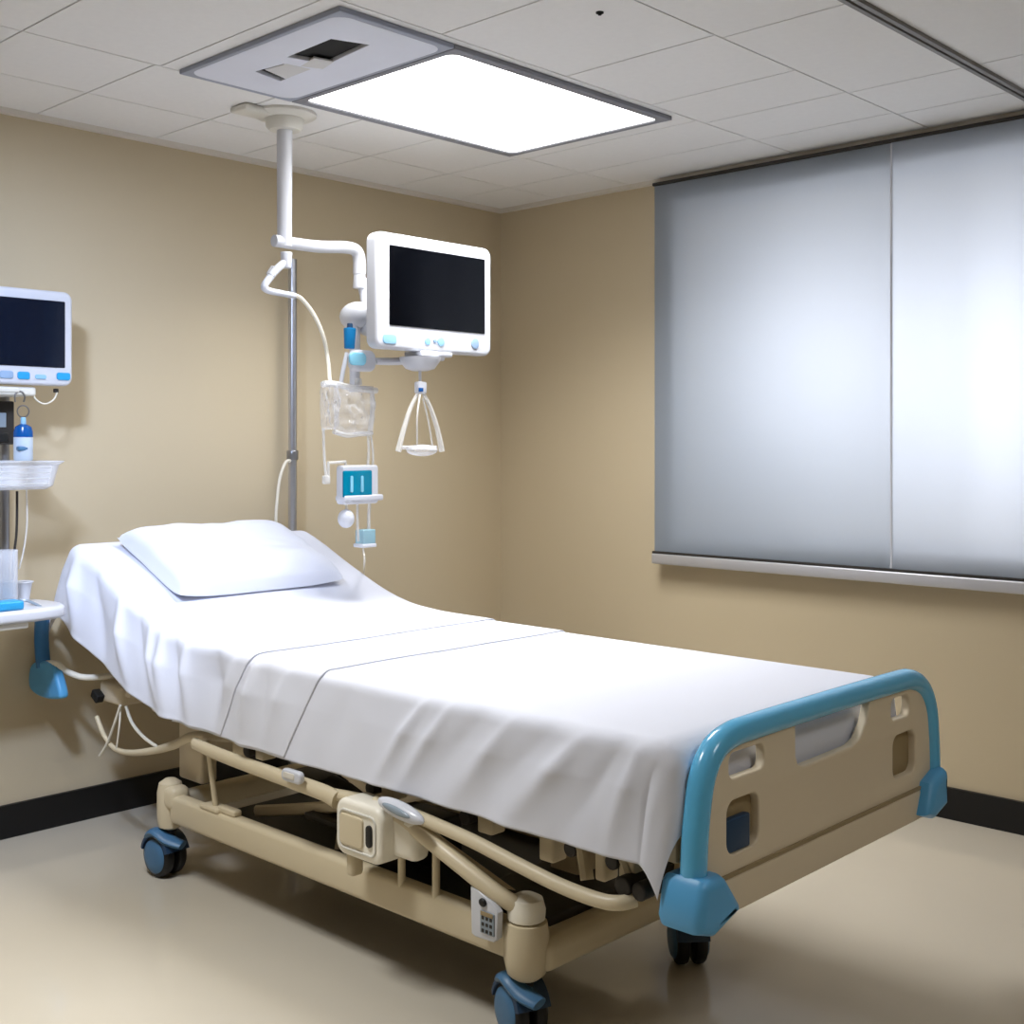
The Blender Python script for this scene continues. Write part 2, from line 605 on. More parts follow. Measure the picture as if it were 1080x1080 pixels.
# wheeled base frame
RY0, RY1 = 2.05, 2.74
mb = MB()
mb.bx(-3.47, -1.92, RY0, RY0 + .05, .188, .277, .014)
mb.bx(-3.47, -1.92, RY1 - .05, RY1, .188, .277, .014)
mb.bx(-3.53, -3.47, RY0 + .02, RY1 - .02, .20, .27, .014)
mb.bx(-1.955, -1.868, RY0 + .035, RY1, .166, .246, .028, 5)
mb.build('base_frame', M['cream'], bed)
mb = MB().bx(-3.35, -1.95, RY0 + .06, RY1 - .06, .205, .222, .004)  # dark sheet standing in for the shade inside the base
mb.build('base_shade', M['darker'], bed)
for x, y, hd in ((-1.93, RY0 + .03, 0), (-1.93, RY1 - .02, 0), (-3.51, RY0 + .03, 1), (-3.51, RY1 - .03, 1)):
    mb = MB()
    if hd:
        mb.lathe([(.02, .155), (.038, .165), (.042, .20), (.042, .275), (.036, .305), (.018, .318), (0, .32)], (x, y, 0))
        mb.box((x + .025, y, .265), (.09, .07, .075), .02)
    else:
        mb.lathe([(.03, .150), (.046, .163), (.0535, .195), (.0545, .255), (.049, .283), (.030, .287)], (x, y, 0))
    mb.build('corner_post', M['cream'], bed)
mb = MB().lathe([(.036, .284), (.0445, .290), (.046, .312), (.039, .337), (.02, .347), (0, .348)], (-1.93, RY0 + .03, 0))
mb.build('post_cap', M['ivory'], bed)

# casters
def caster(x, y, ang, tyre_all=False):
    def rz(v):
        c, s_ = math.cos(ang), math.sin(ang)
        return Vector((x + v[0] * c - v[1] * s_, y + v[0] * s_ + v[1] * c, v[2]))
    ax = rz((0, 1, 0)) - rz((0, 0, 0))
    ax.z = 0
    cst = MB().cyl((x, y, .128), (x, y, .175), .018, bevel=.002).build('caster', M['dark'], bed)
    off = -.028                      # wheel trails the stem a little
    R = .068
    for sd in (-1, 1):
        c0 = rz((off, sd * .006, R))
        prof_w = [(.02, 0), (R - .012, 0), (R - .002, .005), (R, .012), (R, .026), (R - .005, .033), (R - .014, .036), (.02, .036)]
        MB().lathe(prof_w, c0, ax * sd, 36).build('wheel', M['tyre'], cst)
        c1 = rz((off, sd * .0425, R))
        MB().lathe([(0, .008), (.03, .0075), (.048, .005), (.054, .0), (.054, -.004), (0, -.004)], c1, ax * sd, 32).build('hub_cap', M['bluem'], cst)
    # hood over the wheel with a pedal lip
    tb = bmesh.new()
    rows = []
    n = 14
    for k in range(n + 1):
        a = math.radians(168 - 150 * k / n)
        rad = R + .007
        row = []
        for yy, dr in ((-.046, -.012), (-.043, 0), (-.02, .004), (.02, .004), (.043, 0), (.046, -.012)):
            row.append(tb.verts.new(rz((off + math.cos(a) * (rad + dr), yy, R + math.sin(a) * (rad + dr)))))
        rows.append(row)
    for r0, r1 in zip(rows, rows[1:]):
        for k in range(5):
            tb.faces.new((r0[k], r0[k + 1], r1[k + 1], r1[k]))
    bmesh.ops.recalc_face_normals(tb, faces=tb.faces[:])
    bmesh.ops.solidify(tb, geom=tb.faces[:], thickness=.006)
    hood = MB().take(tb)
    hood.build('hood', M['blued'], cst)
    MB().tube([rz((off - .05, -.02, R + .052)), rz((off, -.03, R + .078)), rz((off + .05, -.02, R + .058)), rz((off + .095, 0, R + .046))], lambda u: .012 + .004 * math.sin(u * PI), seg=12, flat=2.0).build('pedal', M['bluem'], cst)
    return cst


caster(-3.51, RY0 + .03, 0.08)
caster(-1.93, RY0 + .03, -.35)
caster(-1.93, RY1 - .02, 2.43)
caster(-3.51, RY1 - .03, .4)

# lifting gear between base and deck
for yy in (2.20, 2.58):
    MB().tube([(-3.2, yy, .25), (-2.75, yy, .36), (-2.3, yy, .50)], .018, seg=8, flat=.6).build('lift_arm', M['panel'], bed)
    MB().tube([(-2.1, yy + .03, .25), (-2.5, yy + .03, .36), (-3.0, yy + .03, .50)], .018, seg=8, flat=.6).build('lift_arm', M['panel'], bed)
for x0 in (-2.32, -3.02):
    MB().bx(x0, x0 + .04, 2.14, 2.92, .48, .52, .006).build('cross_bar', M['panel'], bed)
MB().bx(-3.02, -2.90, 2.42, 2.54, .22, .50, .008).build('lift_column', M['panel'], bed)
MB().bx(-2.16, -2.06, 2.42, 2.54, .22, .50, .008).build('lift_column', M['panel'], bed)
ac = MB().bx(-2.62, -2.45, 2.24, 2.38, .24, .36, .012).build('actuator', M['darker'], bed)
MB().cyl((-2.95, 2.30, .36), (-2.55, 2.30, .30), .032).build('piston', M['darker'], ac)
MB().cyl((-2.85, 2.66, .30), (-2.3, 2.70, .42), .026).build('actuator', M['darker'], bed)
MB().bx(-3.28, -3.1, 2.36, 2.56, .29, .33, .01).build('power_box', M['darker'], bed)
MB().bx(-2.2, -1.93, 2.16, 2.9, .24, .27, .005).build('foot_plate', M['dark'], bed)
MB().bx(-2.9, -2.62, 2.16, 2.4, .30, .318, .004).build('tray_plate', M['dark'], bed)
MB().tube([(-2.75, 2.17, .24), (-2.75, 2.2, .33), (-2.66, 2.22, .345)], .012, seg=8).build('linkage', M['cream'], bed)
mb = MB()
for yy in (2.13, 2.95):
    mb.bx(-3.38, -1.52, yy - .02, yy + .02, .505, .555, .006)
for xx in (-3.3, -2.6, -1.9, -1.55):
    mb.bx(xx - .02, xx + .02, 2.13, 2.95, .51, .55, .005)
mb.build('deck_frame', M['cream'], bed)
# hanging brackets along the near side
for (xx, ww, z0) in ((-3.11, .06, .462), (-3.0, .04, .47), (-2.42, .05, .47), (-2.06, .05, .46), (-1.86, .045, .44), (-1.70, .03, .435), (-1.625, .045, .43)):
    MB().bx(xx - ww / 2, xx + ww / 2, 2.07, 2.12, z0, .525, .006).build('bracket', M['cream'], bed)
for x0, x1 in ((-1.78, -1.735), (-1.66, -1.60)):
    MB().tube([(x0, 2.08, .52), ((x0 + x1) / 2, 2.08, .49), (x1, 2.07, .43)], .013, seg=8, flat=1.4).build('brace', M['cream'], bed)
for x in (-3.05, -2.48, -2.12, -1.78, -1.66):
    MB().cyl((x, 2.06, .49), (x, 2.11, .49), .018, bevel=.003).build('pivot_bolt', M['dark'], bed)
MB().cyl((-1.61, 2.035, .455), (-1.61, 2.11, .455), .022, bevel=.005).build('pivot_bolt', M['dark'], bed)
MB().cyl((-1.57, 2.04, .452), (-1.57, 2.11, .452), .02, bevel=.005).build('pivot_bolt', M['dark'], bed)

# folded side rail along the near side
RYY = 2.015
mb = MB()
mb.tube([(-3.26, RYY, .486), (-3.1, RYY, .475), (-2.85, RYY, .468), (-2.62, RYY, .462), (-2.56, RYY, .452)], lambda u: .019 + .006 * u, seg=12, flat=.7)
mb.tube([(-2.62, RYY + .01, .458), (-2.50, RYY + .012, .468), (-2.36, RYY + .012, .477), (-2.2, RYY, .474), (-2.05, RYY, .461), (-1.9, RYY, .44), (-1.77, RYY, .424), (-1.66, RYY, .42), (-1.61, RYY + .012, .423), (-1.59, RYY + .04, .428)], .0165, seg=12)
mb.build('side_rail', M['cream'], bed)
mb = MB().tube([(-2.40, RYY, .478), (-2.28, RYY, .455), (-2.12, RYY, .405), (-1.98, RYY + .02, .345), (-1.93, RYY + .05, .318)], lambda u: .021, seg=12)
mb.build('support_arm', M['cream'], bed)
for x0, z0, z1 in ((-2.35, .26, .37), (-2.22, .26, .44)):
    MB().cyl((x0, RYY + .045, z0), (x0, RYY + .045, z1), .010).build('post', M['cream'], bed)
mb = MB().cyl((-3.235, RYY + .06, .28), (-3.235, RYY + .03, .49), .0085).bx(-3.29, -3.19, RYY + .035, RYY + .085, .274, .288, .004).box((-3.16, RYY + .06, .286), (.09, .03, .02), .006)
mb.build('post', M['cream'], bed)
# control box
cbx = MB()
BY = 1.955
bw, bh, bxc, bzc = .185, .146, -2.40, .418
cbx.plate([rr(bw, bh, .035)], .09, xz(bxc, BY + .045, bzc), .014, 4)
cbx.bx(bxc - .06, bxc + .17, BY + .04, BY + .10, bzc - .055, bzc + .058, .02)
cb_o = cbx.build('control_box', M['ivory'], bed)
MB().plate([rr(.148, .104, .022), rr(.136, .092, .016)], .006, xz(bxc, BY - .001, bzc - .002), .002).build('bezel', M['white2'], cb_o)
MB().plate([rr(.092, .08, .012)], .010, xz(bxc - .022, BY - .001, bzc - .002), .004).build('door', M['cream'], cb_o)
MB().plate([rr(.022, .056, .011)], .008, xz(bxc + .048, BY - .002, bzc - .002), .002).build('keyhole', M['darker'], cb_o)
MB().bx(bxc - .075, bxc - .045, BY + .02, BY + .06, bzc - .135, bzc - .07, .01).build('foot', M['cream'], cb_o)
# release handle above the box
rh = MB().ell((-2.245, 1.965, .502), (.085, .022, .021), rot=Matrix.Rotation(.13, 4, 'Y')).build('release_handle', M['white'], bed)
MB().ell((-2.243, 1.9475, .506), (.052, .008, .0095), rot=Matrix.Rotation(.13, 4, 'Y')).build('grip_slot', M['lens'], rh)
lt = MB().plate([rr(.085, .034, .014)], .02, xz(-2.715, 1.985, .494), .006, 3).build('latch', M['white'], bed)
MB().plate([rr(.05, .016, .006)], .004, xz(-2.72, 1.9745, .496), .001).build('latch_label', M['trimw'], lt)

# head end: hanging gear, tubes and the blue-gripped push handle
mb = MB().bx(-3.99, -3.84, 2.085, 2.2, .50, .57, .012).bx(-3.9, -3.8, 2.1, 2.2, .53, .60, .01).bx(-3.82, -3.52, 2.10, 2.14, .575, .60, .006).bx(-3.56, -3.42, 2.14, 2.2, .30, .59, .01)
mb.bx(-3.70, -3.66, 2.12, 2.16, .5, .60, .006)
mb.build('head_bracket', M['panel'], bed)
MB().box(at(103, 734, Y=2.07), (.045, .03, .03), .004, Matrix.Rotation(.5, 4, 'Y')).build('knob', M['darker'], bed)
Q = lambda px, py, y=2.06: at(px, py, Y=y)
mb = MB().tube([Q(262, 781), Q(240, 777), Q(205, 777), Q(185, 785), Q(165, 791), Q(140, 794), Q(122, 790), Q(110, 776), Q(102, 756)], lambda u: .017 - .009 * min(1, max(0, (u - .25) * 1.9)), seg=10)
mb.build('head_tube', M['cream'], bed)
mb = MB().tube([Q(127, 744, 2.05), Q(119, 768, 2.05), Q(112, 786, 2.05), Q(105, 797, 2.05)], .0045, seg=8)
mb.tube([Q(133, 745, 2.055), Q(139, 762, 2.055), Q(151, 777, 2.055), Q(166, 788, 2.055)], .0055, seg=8)
mb.tube([Q(127, 744, 2.06), Q(126, 765, 2.05), Q(123, 789, 2.055)], .0035, seg=6)
mb.build('cable', M['cable'], bed)
HYY = 1.98
mb = MB().tube([at(48, 700, Y=HYY), at(60, 700, Y=HYY), at(70, 708, Y=HYY + .03), at(86, 714, Y=HYY + .06), at(104, 714, Y=HYY + .1), at(126, 712, Y=HYY + .16)], .011, seg=10)
ph = mb.build('push_handle', M['ivory'], bed)
p0, p1, p2 = at(44, 662, Y=HYY), at(44, 680, Y=HYY), at(46, 704, Y=HYY)
MB().tube([p0 + Vector((.01, 0, .05)), p0, p1, p2], lambda u: .026, seg=14, flat=.8).build('grip_stem', M['grip'], ph)
q = [at(40, 698, Y=HYY), at(56, 698, Y=HYY), at(62, 708, Y=HYY), at(68, 732, Y=HYY), at(64, 737, Y=HYY), at(48, 735, Y=HYY), at(36, 726, Y=HYY), at(35, 708, Y=HYY)]
q = smooth_path(q, 5, closed=True)
cq = sum(q, Vector()) / len(q)
MB().plate([[(v.x - cq.x, v.z - cq.z) for v in q]], .036, xz(cq.x, HYY, cq.z), .012, 4).build('grip', M['blue2'], ph)

# footboard
FX = -1.445
fb_panel_loop = [(2.075, .408), (3.165, .408), (3.165, .62), (3.155, .70), (3.13, .75), (3.08, .772), (2.812, .775), (2.806, .745), (2.79, .71), (2.755, .675), (2.715, .664), (2.49, .660), (2.462, .668), (2.452, .69), (2.450, .775), (2.22, .772), (2.15, .75), (2.105, .70), (2.085, .62)]


def hole(y0, y1, z0, z1, r, skew=0):
    return [(p[0] + (y0 + y1) / 2 + skew * p[1], p[1] + (z0 + z1) / 2) for p in rr(y1 - y0, z1 - z0, r)]


fb_loops = [fb_panel_loop, hole(2.178, 2.318, .689, .744, .02), hole(2.925, 3.03, .690, .746, .02), hole(2.17, 2.295, .528, .642, .028), hole(2.935, 3.065, .536, .648, .028)]
foot = MB().plate(fb_loops, .026, yz(FX), .006, 3).build('footboard', M['panel'], bed)
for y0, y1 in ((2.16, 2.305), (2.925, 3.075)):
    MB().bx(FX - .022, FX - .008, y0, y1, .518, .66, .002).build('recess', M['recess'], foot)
MB().bx(FX - .007, FX + .011, 2.172, 2.262, .53, .602, .004).build('latch', M['bluel'], foot)
# lower skirt with the groove above it
MB().plate([[(2.11, .405), (3.14, .405), (3.14, .483), (2.11, .483)]], .040, yz(FX - .001), .006, 3).build('skirt', M['panel'], foot)
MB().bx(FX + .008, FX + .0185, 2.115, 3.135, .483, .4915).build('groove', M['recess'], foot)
rim = [(FX, 2.062, .46), (FX, 2.066, .54), (FX, 2.074, .62), (FX, 2.094, .705), (FX, 2.135, .758), (FX, 2.20, .779), (FX, 2.30, .783), (FX, 2.6, .784), (FX, 2.95, .783), (FX, 3.05, .778), (FX, 3.115, .750), (FX, 3.155, .695), (FX, 3.170, .62), (FX, 3.176, .54), (FX, 3.178, .46)]
MB().tube(rim, .0285, seg=18, n=6).build('rim', M['blue'], foot)
for yc, sg in ((2.072, -1), (3.135, 1)):
    lp = [(-.062, .02), (-.047, .092), (-.034, .104), (.028, .104), (.045, .092), (.094, .03), (.098, .012), (.0, -.018), (-.055, .0)]
    if sg > 0:
        lp = [(-.08, .01), (-.045, .09), (.035, .118), (.048, .11), (.05, .015), (-.03, -.008)]
    MB().plate([[(yc + a_, .412 + b_) for a_, b_ in lp]], .115, yz(FX - .003), .024, 5).build('corner_bumper', M['blue2'], foot)
for y0 in (2.2, 2.85):
    MB().bx(FX - .10, FX - .02, y0, y0 + .05, .50, .56, .006).build('mount', M['cream'], foot)

# ------------------------------------------------------------------ bed linen
def ridge(u):
    return 1 / (1 + u * u * 1.6)


RID = []        # (s position at the top edge, lean, width, height)
for xx, k, wd, am in ((-4.04, .6, .045, .040), (-3.92, .85, .05, -.022), (-3.74, .8, .035, .032), (-3.62, .75, .03, -.012), (-3.545, .7, .024, .028), (-3.47, .5, .022, .034), (-3.40, .45, .02, -.018), (-3.33, .35, .022, .030),
                       (-3.17, .2, .06, -.034), (-3.05, -.25, .03, .022), (-2.95, -.1, .022, .030), (-2.89, .05, .018, -.010), (-2.79, -.3, .035, .016),
                       (-2.52, -.3, .06, -.008), (-2.22, -.7, .026, .017), (-2.13, -.7, .024, .015), (-2.02, -.8, .06, -.014), (-1.92, -.8, .04, .018), (-1.80, -.9, .06, -.012), (-1.70, -.9, .045, .024), (-1.60, -.6, .035, -.012),
                       (-1.555, -.3, .024, .018), (-1.50, -.05, .022, -.010)):
    RID.append((s_of_x(xx), k, wd, am))


def sheet_point(s, t, lift, side_noise=1.):
    W = MY1 - MY0
    RS, RF = .030, .06
    i0, i1, j0, j1 = RS, STOT - RF, RS, W - RS
    cs, ct = min(max(s, i0), i1), min(max(t, j0), j1)
    ds, dt = s - cs, t - ct
    d = math.hypot(ds, dt)
    p, tan, n = prof(cs)
    base = Vector((p.x, MY0 + ct, p.z)) + n * (.004 + lift)
    if d < 1e-6:
        w_ = noise.noise(Vector((s * 3.1, t * 3.3, 1.7))) * .0022 + noise.noise(Vector((s * 9, t * 8, 4.2))) * .0006
        return base + n * w_
    dirv = (tan * ds + Vector((0, 1, 0)) * dt) / d
    R = RS + (RF - RS) * max(0, ds / d) ** 2
    if d < R * PI / 2:
        a = d / R
        out, dn = R * math.sin(a), R * (1 - math.cos(a))
    else:
        out, dn = R, R + d - R * PI / 2
    out += lift * .7
    near = max(0, -dt / d)
    far = max(0, dt / d)
    head = max(0, -ds / d)
    u = s
    f = 0
    if near > .1 or far > .1:
        for s0, k, wd, am in RID:
            f += 1.08 * am * ridge((u - s0 - k * dn) / (max(wd, .027) * (.75 + dn * 4.2)))
    gr = min(1, dn / .10) ** .8
    f *= 1 - .62 * min(1, max(0, (dn - .09) / .14))
    f = f * gr * (near + far * .5) * side_noise
    f += noise.noise(Vector((s * 6, t * 4, 9.1))) * .006 * gr + noise.noise(Vector((s * 16, t * 9, 3.3))) * .0025 * gr
    flare = .10 * dn * near
    out += .003 + .012 * gr + f + flare
    # cloth drops along the mattress side, leaning towards plumb lower down
    down = (-n * .75 + Vector((0, 0, -1)) * .25).normalized()
    down = (down - dirv * down.dot(dirv) * .9).normalized()
    return base + dirv * out + down * dn


def sheet(name, x0, x1, lift, lab, near_edges, far_drop=.2, head_drop=0, foot_drop=0, thick=.004, res=.0055):
    """x0..x1 along the bed; near_edges(down) gives how far the two cut edges lean as the cloth hangs"""
    s0 = -head_drop if head_drop else s_of_x(x0)
    s1 = STOT + foot_drop if foot_drop else s_of_x(x1)
    W = MY1 - MY0
    ns = max(4, int((s1 - s0) / res))
    drop = .235
    t0, t1 = -drop, W + far_drop
    ntt = int((t1 - t0) / res)
    tb = bmesh.new()
    G = []
    for i in range(ns + 1):
        row = []
        for j in range(ntt + 1):
            t = t0 + (t1 - t0) * j / ntt
            dn = max(0, -t)
            a = s0 + (0 if head_drop else near_edges[0] * dn + .05 * math.sin(dn * 18) * dn)
            b = s1 + (0 if foot_drop else near_edges[1] * dn)
            s = a + (b - a) * i / ns
            # hem height varies a little along the bed
            hem = 1 + .02 * noise.noise(Vector((s * 3.1, 2.2, .3))) - .25 * max(0, min(1, (s_of_x(-3.55) - s) / .5)) * 0
            tt = t * hem if t < 0 else t
            row.append(tb.verts.new(sheet_point(s, tt, lift)))
        G.append(row)
    for i in range(ns):
        for j in range(ntt):
            tb.faces.new((G[i][j], G[i + 1][j], G[i + 1][j + 1], G[i][j + 1]))
    bmesh.ops.recalc_face_normals(tb, faces=tb.faces[:])
    mb = MB().take(tb)
    p, _, _ = prof((max(0, s0) + min(STOT, s1)) / 2)
    o = mb.build(name, M['sheet'], origin=(p.x, (MY0 + MY1) / 2, p.z))
    o.data.shade_smooth()
    md = o.modifiers.new('thickness', 'SOLIDIFY')
    md.thickness = thick
    md.offset = 1
    tag(o, *lab)
    return o


sheet('top_sheet', -2.9, -1.5, .0, ('smooth white sheet over the foot half of the bed, nearest the footboard', 'sheet'), (-.45, 0), foot_drop=.15)
sheet('draw_sheet', -3.25, -2.655, .005, ('narrow white sheet band folded across the middle of the bed', 'sheet'), (-.3, -.5))
sheet('fitted_sheet', -4.1, -2.985, .0105, ('white sheet over the raised head end under the pillow', 'sheet'), (0, -.45), head_drop=.24)

# pillow
pc = Vector((-3.85, 2.53))
pl_l, pl_w, pl_t = .46, .70, .132
tb = bmesh.new()
nu, nv = 56, 80
sc_ = s_of_x(-3.845)


def pil(u, v, top):
    # u,v in -1..1: along slope, across
    pin_u = 1 - .06 * (1 - abs(v) ** 2)      # edges pulled in between the corners
    pin_v = 1 - .05 * (1 - abs(u) ** 2)
    su, sv = u * pl_l / 2 * pin_v ** 0 * (1 - .05 * (1 - v * v) * abs(u) ** 6), v * pl_w / 2 * (1 - .04 * (1 - u * u) * abs(v) ** 6)
    prof_t = max(0, (1 - abs(u) ** 4.5)) ** .5 * max(0, (1 - abs(v) ** 7)) ** .5
    p, d, n = prof(sc_ + su)
    h = prof_t * pl_t
    wr = noise.noise(Vector((u * 2.2, v * 3, 7.7))) * .012 + noise.noise(Vector((u * 6, v * 5, 2.7))) * .004
    edge = 1 - max(abs(u), abs(v))
    wr *= min(1, edge * 6)
    base = .020 + .022 * max(0, abs(u) ** 4 + abs(v) ** 4 - .6)
    z = base + (h * .86 + wr if top else -h * .04)
    q = p + n * z
    return Vector((q.x, pc.y + sv + .03 * u * 0, q.z))


for top in (1, 0):
    G = [[tb.verts.new(pil(-1 + 2 * i / nu, -1 + 2 * j / nv, top)) for j in range(nv + 1)] for i in range(nu + 1)]
    for i in range(nu):
        for j in range(nv):
            tb.faces.new((G[i][j], G[i + 1][j], G[i + 1][j + 1], G[i][j + 1]))
bmesh.ops.remove_doubles(tb, verts=tb.verts, dist=.0006)
bmesh.ops.recalc_face_normals(tb, faces=tb.faces[:])
o = MB().take(tb).build('pillow', M['pillow'], origin=(-3.85, 2.545, .95))
o.data.shade_smooth()
tag(o, 'plump white pillow resting on the raised head end of bed', 'pillow')

# ------------------------------------------------------------------ hand controller on the base rail
hcY = 2.018
hc = thing('hand_controller', 'white bed remote with dark button hooked on the cream base rail', 'remote control', at(513, 975, Y=hcY))
c = at(513, 968, Y=hcY)
lp = [at(*p_, Y=hcY) for p_ in ((499, 934), (506, 937), (522, 952), (528, 962), (527, 990), (523, 993), (504, 987), (500, 983))]
MB().plate([[(v.x - c.x, v.z - c.z) for v in lp]], .02, xz(c.x, hcY, c.z), .004, 3).build('body', M['white'], hc)
b_ = at(509, 952, Y=hcY - .012)
MB().ell(b_, (.012, .006, .010)).build('button', M['darker'], hc)
b_ = at(514, 974, Y=hcY - .0115)
MB().box(b_, (.045, .004, .052), .0015).build('keypad', M['lens'], hc)
kp = MB()
for i in range(3):
    for j in range(3):
        kp.box(b_ + Vector(((i - 1) * .013, -.002, (j - 1) * .015 - .004)), (.008, .003, .008), .001)
kp.build('key', M['dark'], hc)
MB().box(b_ + Vector((0, -.0025, .021)), (.04, .002, .01), .0005).build('label_strip', M['recess'], hc)

# ------------------------------------------------------------------ ceiling boom with arm
BX, BYY = -3.6, 2.595
boom = thing('monitor_boom', 'white ceiling column with bent side arm holding the big monitor', 'equipment arm', (BX, BYY, H))
mb = MB().lathe([(0, 0), (.115, 0), (.115, -.010), (.10, -.018), (.07, -.022), (.066, -.05), (.055, -.062), (.0, -.064)], (BX, BYY, H))
mb.box((BX - .02, BYY - .10, H - .012), (.10, .17, .022), .008)
mb.build('ceiling_mount', M['white2'], boom)
MB().cyl((BX, BYY, 2.12), (BX, BYY, 2.56), .0265, .0285).build('column', M['white'], boom)
arm_z = 2.135
mb = MB().tube([(BX, BYY - .045, arm_z), (BX, BYY, arm_z), (BX, BYY + .15, arm_z + .002), (BX, BYY + .27, arm_z + .014), (BX, BYY + .325, arm_z + .010), (BX, BYY + .345, arm_z - .02), (BX, BYY + .347, arm_z - .08)], lambda u: .022 + .003 * u, seg=16)
mb.build('arm', M['white'], boom)
EY = BYY + .347
mb = MB().cyl((BX, EY, 2.0), (BX, EY, 2.07), .026, .022, bevel=.004)
mb.tube([(BX, EY, 2.04), (BX + .01, EY + .035, 2.0), (BX + .04, EY + .055, 1.955), (BX + .07, EY + .04, 1.91), (BX + .10, EY, 1.89)], .02, seg=12)
mb.tube([(BX, EY, 2.04), (BX + .01, EY + .015, 1.97), (BX + .02, EY + .01, 1.90)], .017, seg=12)
mb.build('elbow', M['white'], boom)
mb = MB().ell((BX + .055, EY - .055, 1.885), (.075, .062, .055))
mb.box((BX + .12, EY + .0, 1.87), (.13, .13, .12), .03)
mb.build('bracket', M['white'], boom)
PX_, PY_ = BX + .07, EY - .08
mb = MB().cyl((PX_, PY_, 1.60), (PX_, PY_, 1.88), .019, .021).build('drop_pole', M['white'], boom)
mb = MB().tube([at(396, 381, X=-3.42), at(420, 381, X=-3.40), at(445, 378, X=-3.36), at(467, 376, X=-3.33)], lambda u: .013 + .004 * u, seg=10, flat=1.2)
mb.tube([at(396, 381, X=-3.42), at(386, 386, X=-3.45), at(378, 386, X=-3.50)], .012, seg=10)
mb.build('shelf_arm', M['white'], boom)
mb = MB().box(at(452, 374, X=-3.345), (.10, .16, .018), .007)
mb.lathe([(.078, 0), (.076, -.012), (.055, -.042), (.03, -.05), (0, -.051)], at(443, 377, X=-3.34))
mb.build('swivel_mount', M['white'], boom)

# big monitor
def monitor(X, y0, y1, z0, z1, depth, name, label, scr, mar, corner, cat='monitor'):
    t_ = thing(name, label, cat, (X, (y0 + y1) / 2, z0))
    W, Hh = y1 - y0, z1 - z0
    yc, zc = (y0 + y1) / 2, (z0 + z1) / 2
    MB().plate([rr(W, Hh, corner)], depth, yz(X, yc, zc), .012, 4).build('housing', M['white'], t_)
    MB().plate([rr(W * .8, Hh * .78, .03)], .04, yz(X - depth / 2 - .015, yc, zc), .012, 3).build('back_cover', M['white2'], t_)
    l, r_, tp, bt = mar
    sy0, sy1, sz0, sz1 = y0 + l, y1 - r_, z0 + bt, z1 - tp
    MB().plate([rr(sy1 - sy0, sz1 - sz0, .004)], .006, yz(X + depth / 2 + .0005, (sy0 + sy1) / 2, (sz0 + sz1) / 2), .0015).build('screen', scr, t_)
    return t_


MX = -3.33
mon = monitor(MX, 2.772, 3.357, 1.748, 2.166, .06, 'monitor', 'big white monitor with black screen on the ceiling arm', M['screen'], (.062, .04, .045, .085), .035)
Xf = MX + .0315
def disc(mb, px, py, X, r, depth=.005):
    p = at(px, py, X=X)
    mb.cyl(p - Vector((depth / 2, 0, 0)), p + Vector((depth / 2, 0, 0)), r, seg=18, bevel=.0012)
    return mb
p = at(411, 357.5, X=Xf)
MB().plate([rr(.062, .034, .012)], .005, yz(Xf, p.y, p.z), .001).build('button', M['btn'], mon)
for px, py, r, m_ in ((451, 360, .014, 'btn'), (459, 359.5, .008, 'btn3'), (465, 360.5, .017, 'btn'), (501, 362.5, .02, 'btn3')):
    disc(MB(), px, py, Xf, r).build('button', M[m_], mon)

# triangular hanger under the monitor mount
TX = -3.32
hg = thing('hanging_hoist', 'clear triangular hanger with small tray dangling below big monitor', 'hanger', at(443, 405, X=TX))
MB().cyl(at(443, 391, X=TX), at(443, 408, X=TX), .0055).build('rod', M['white'], hg)
p = at(443.5, 409, X=TX)
MB().box(p, (.03, .04, .045), .006).build('head', M['white'], hg)
MB().box(at(444, 411, X=TX + .016), (.004, .022, .014), .001).build('badge', M['deep'], hg)
T = lambda px, py, dx=0: at(px, py, X=TX + dx)
mb = MB()
mb.tube([T(440, 416), T(433, 430), T(426, 452), T(420, 476)], lambda u: .006 + .005 * u, seg=8)
mb.tube([T(447, 416), T(454, 430), T(461, 452), T(466, 476)], lambda u: .006 + .005 * u, seg=8)
mb.build('leg', M['tube'], hg)
MB().tube([T(443, 416, .05), T(440, 440, .07), T(440, 470, .06)], .0035, seg=6).build('strut', M['tube'], hg)
MB().tube([T(446, 420, -.03), T(452, 445, -.03), T(456, 470, -.02)], .0035, seg=6).build('strut', M['tube'], hg)
mb = MB().box(T(441, 472), (.03, .17, .014), .006)
mb.ell(T(445, 475), (.05, .065, .022))
mb.build('tray', M['clear'], hg)

# ------------------------------------------------------------------ drip set hanging from the drop pole
D = lambda px, py, dx=0: at(px, py, X=-3.45 + dx)
ts = thing('blue_drip_chamber', 'bright blue cylinder clipped on the white pole beside monitor', 'drip chamber', D(369, 370))
MB().cyl(D(368.5, 368), D(369, 346), .019, .023, bevel=.004).build('body', M['syr'], ts)
MB().cyl(D(369, 347), D(369, 341), .012, .010, bevel=.002).build('cap', M['bluel'], ts)
pu = thing('drip_regulator', 'white clip with pale aqua face above the clear bag', 'drip regulator', D(376, 382))
MB().plate([rr(.105, .078, .028)], .045, yz(-3.45 + .03, D(376, 380).y, D(376, 381).z), .012, 4).build('body', M['white'], pu)
p = at(377, 378.5, X=-3.45 + .053)
MB().plate([rr(.076, .046, .018)], .012, yz(p.x, p.y, p.z), .004, 3).build('face', M['aqua'], pu)
MB().tube([D(366, 372), D(362, 390), D(359, 408)], .008, seg=8).build('strap', M['white'], pu)

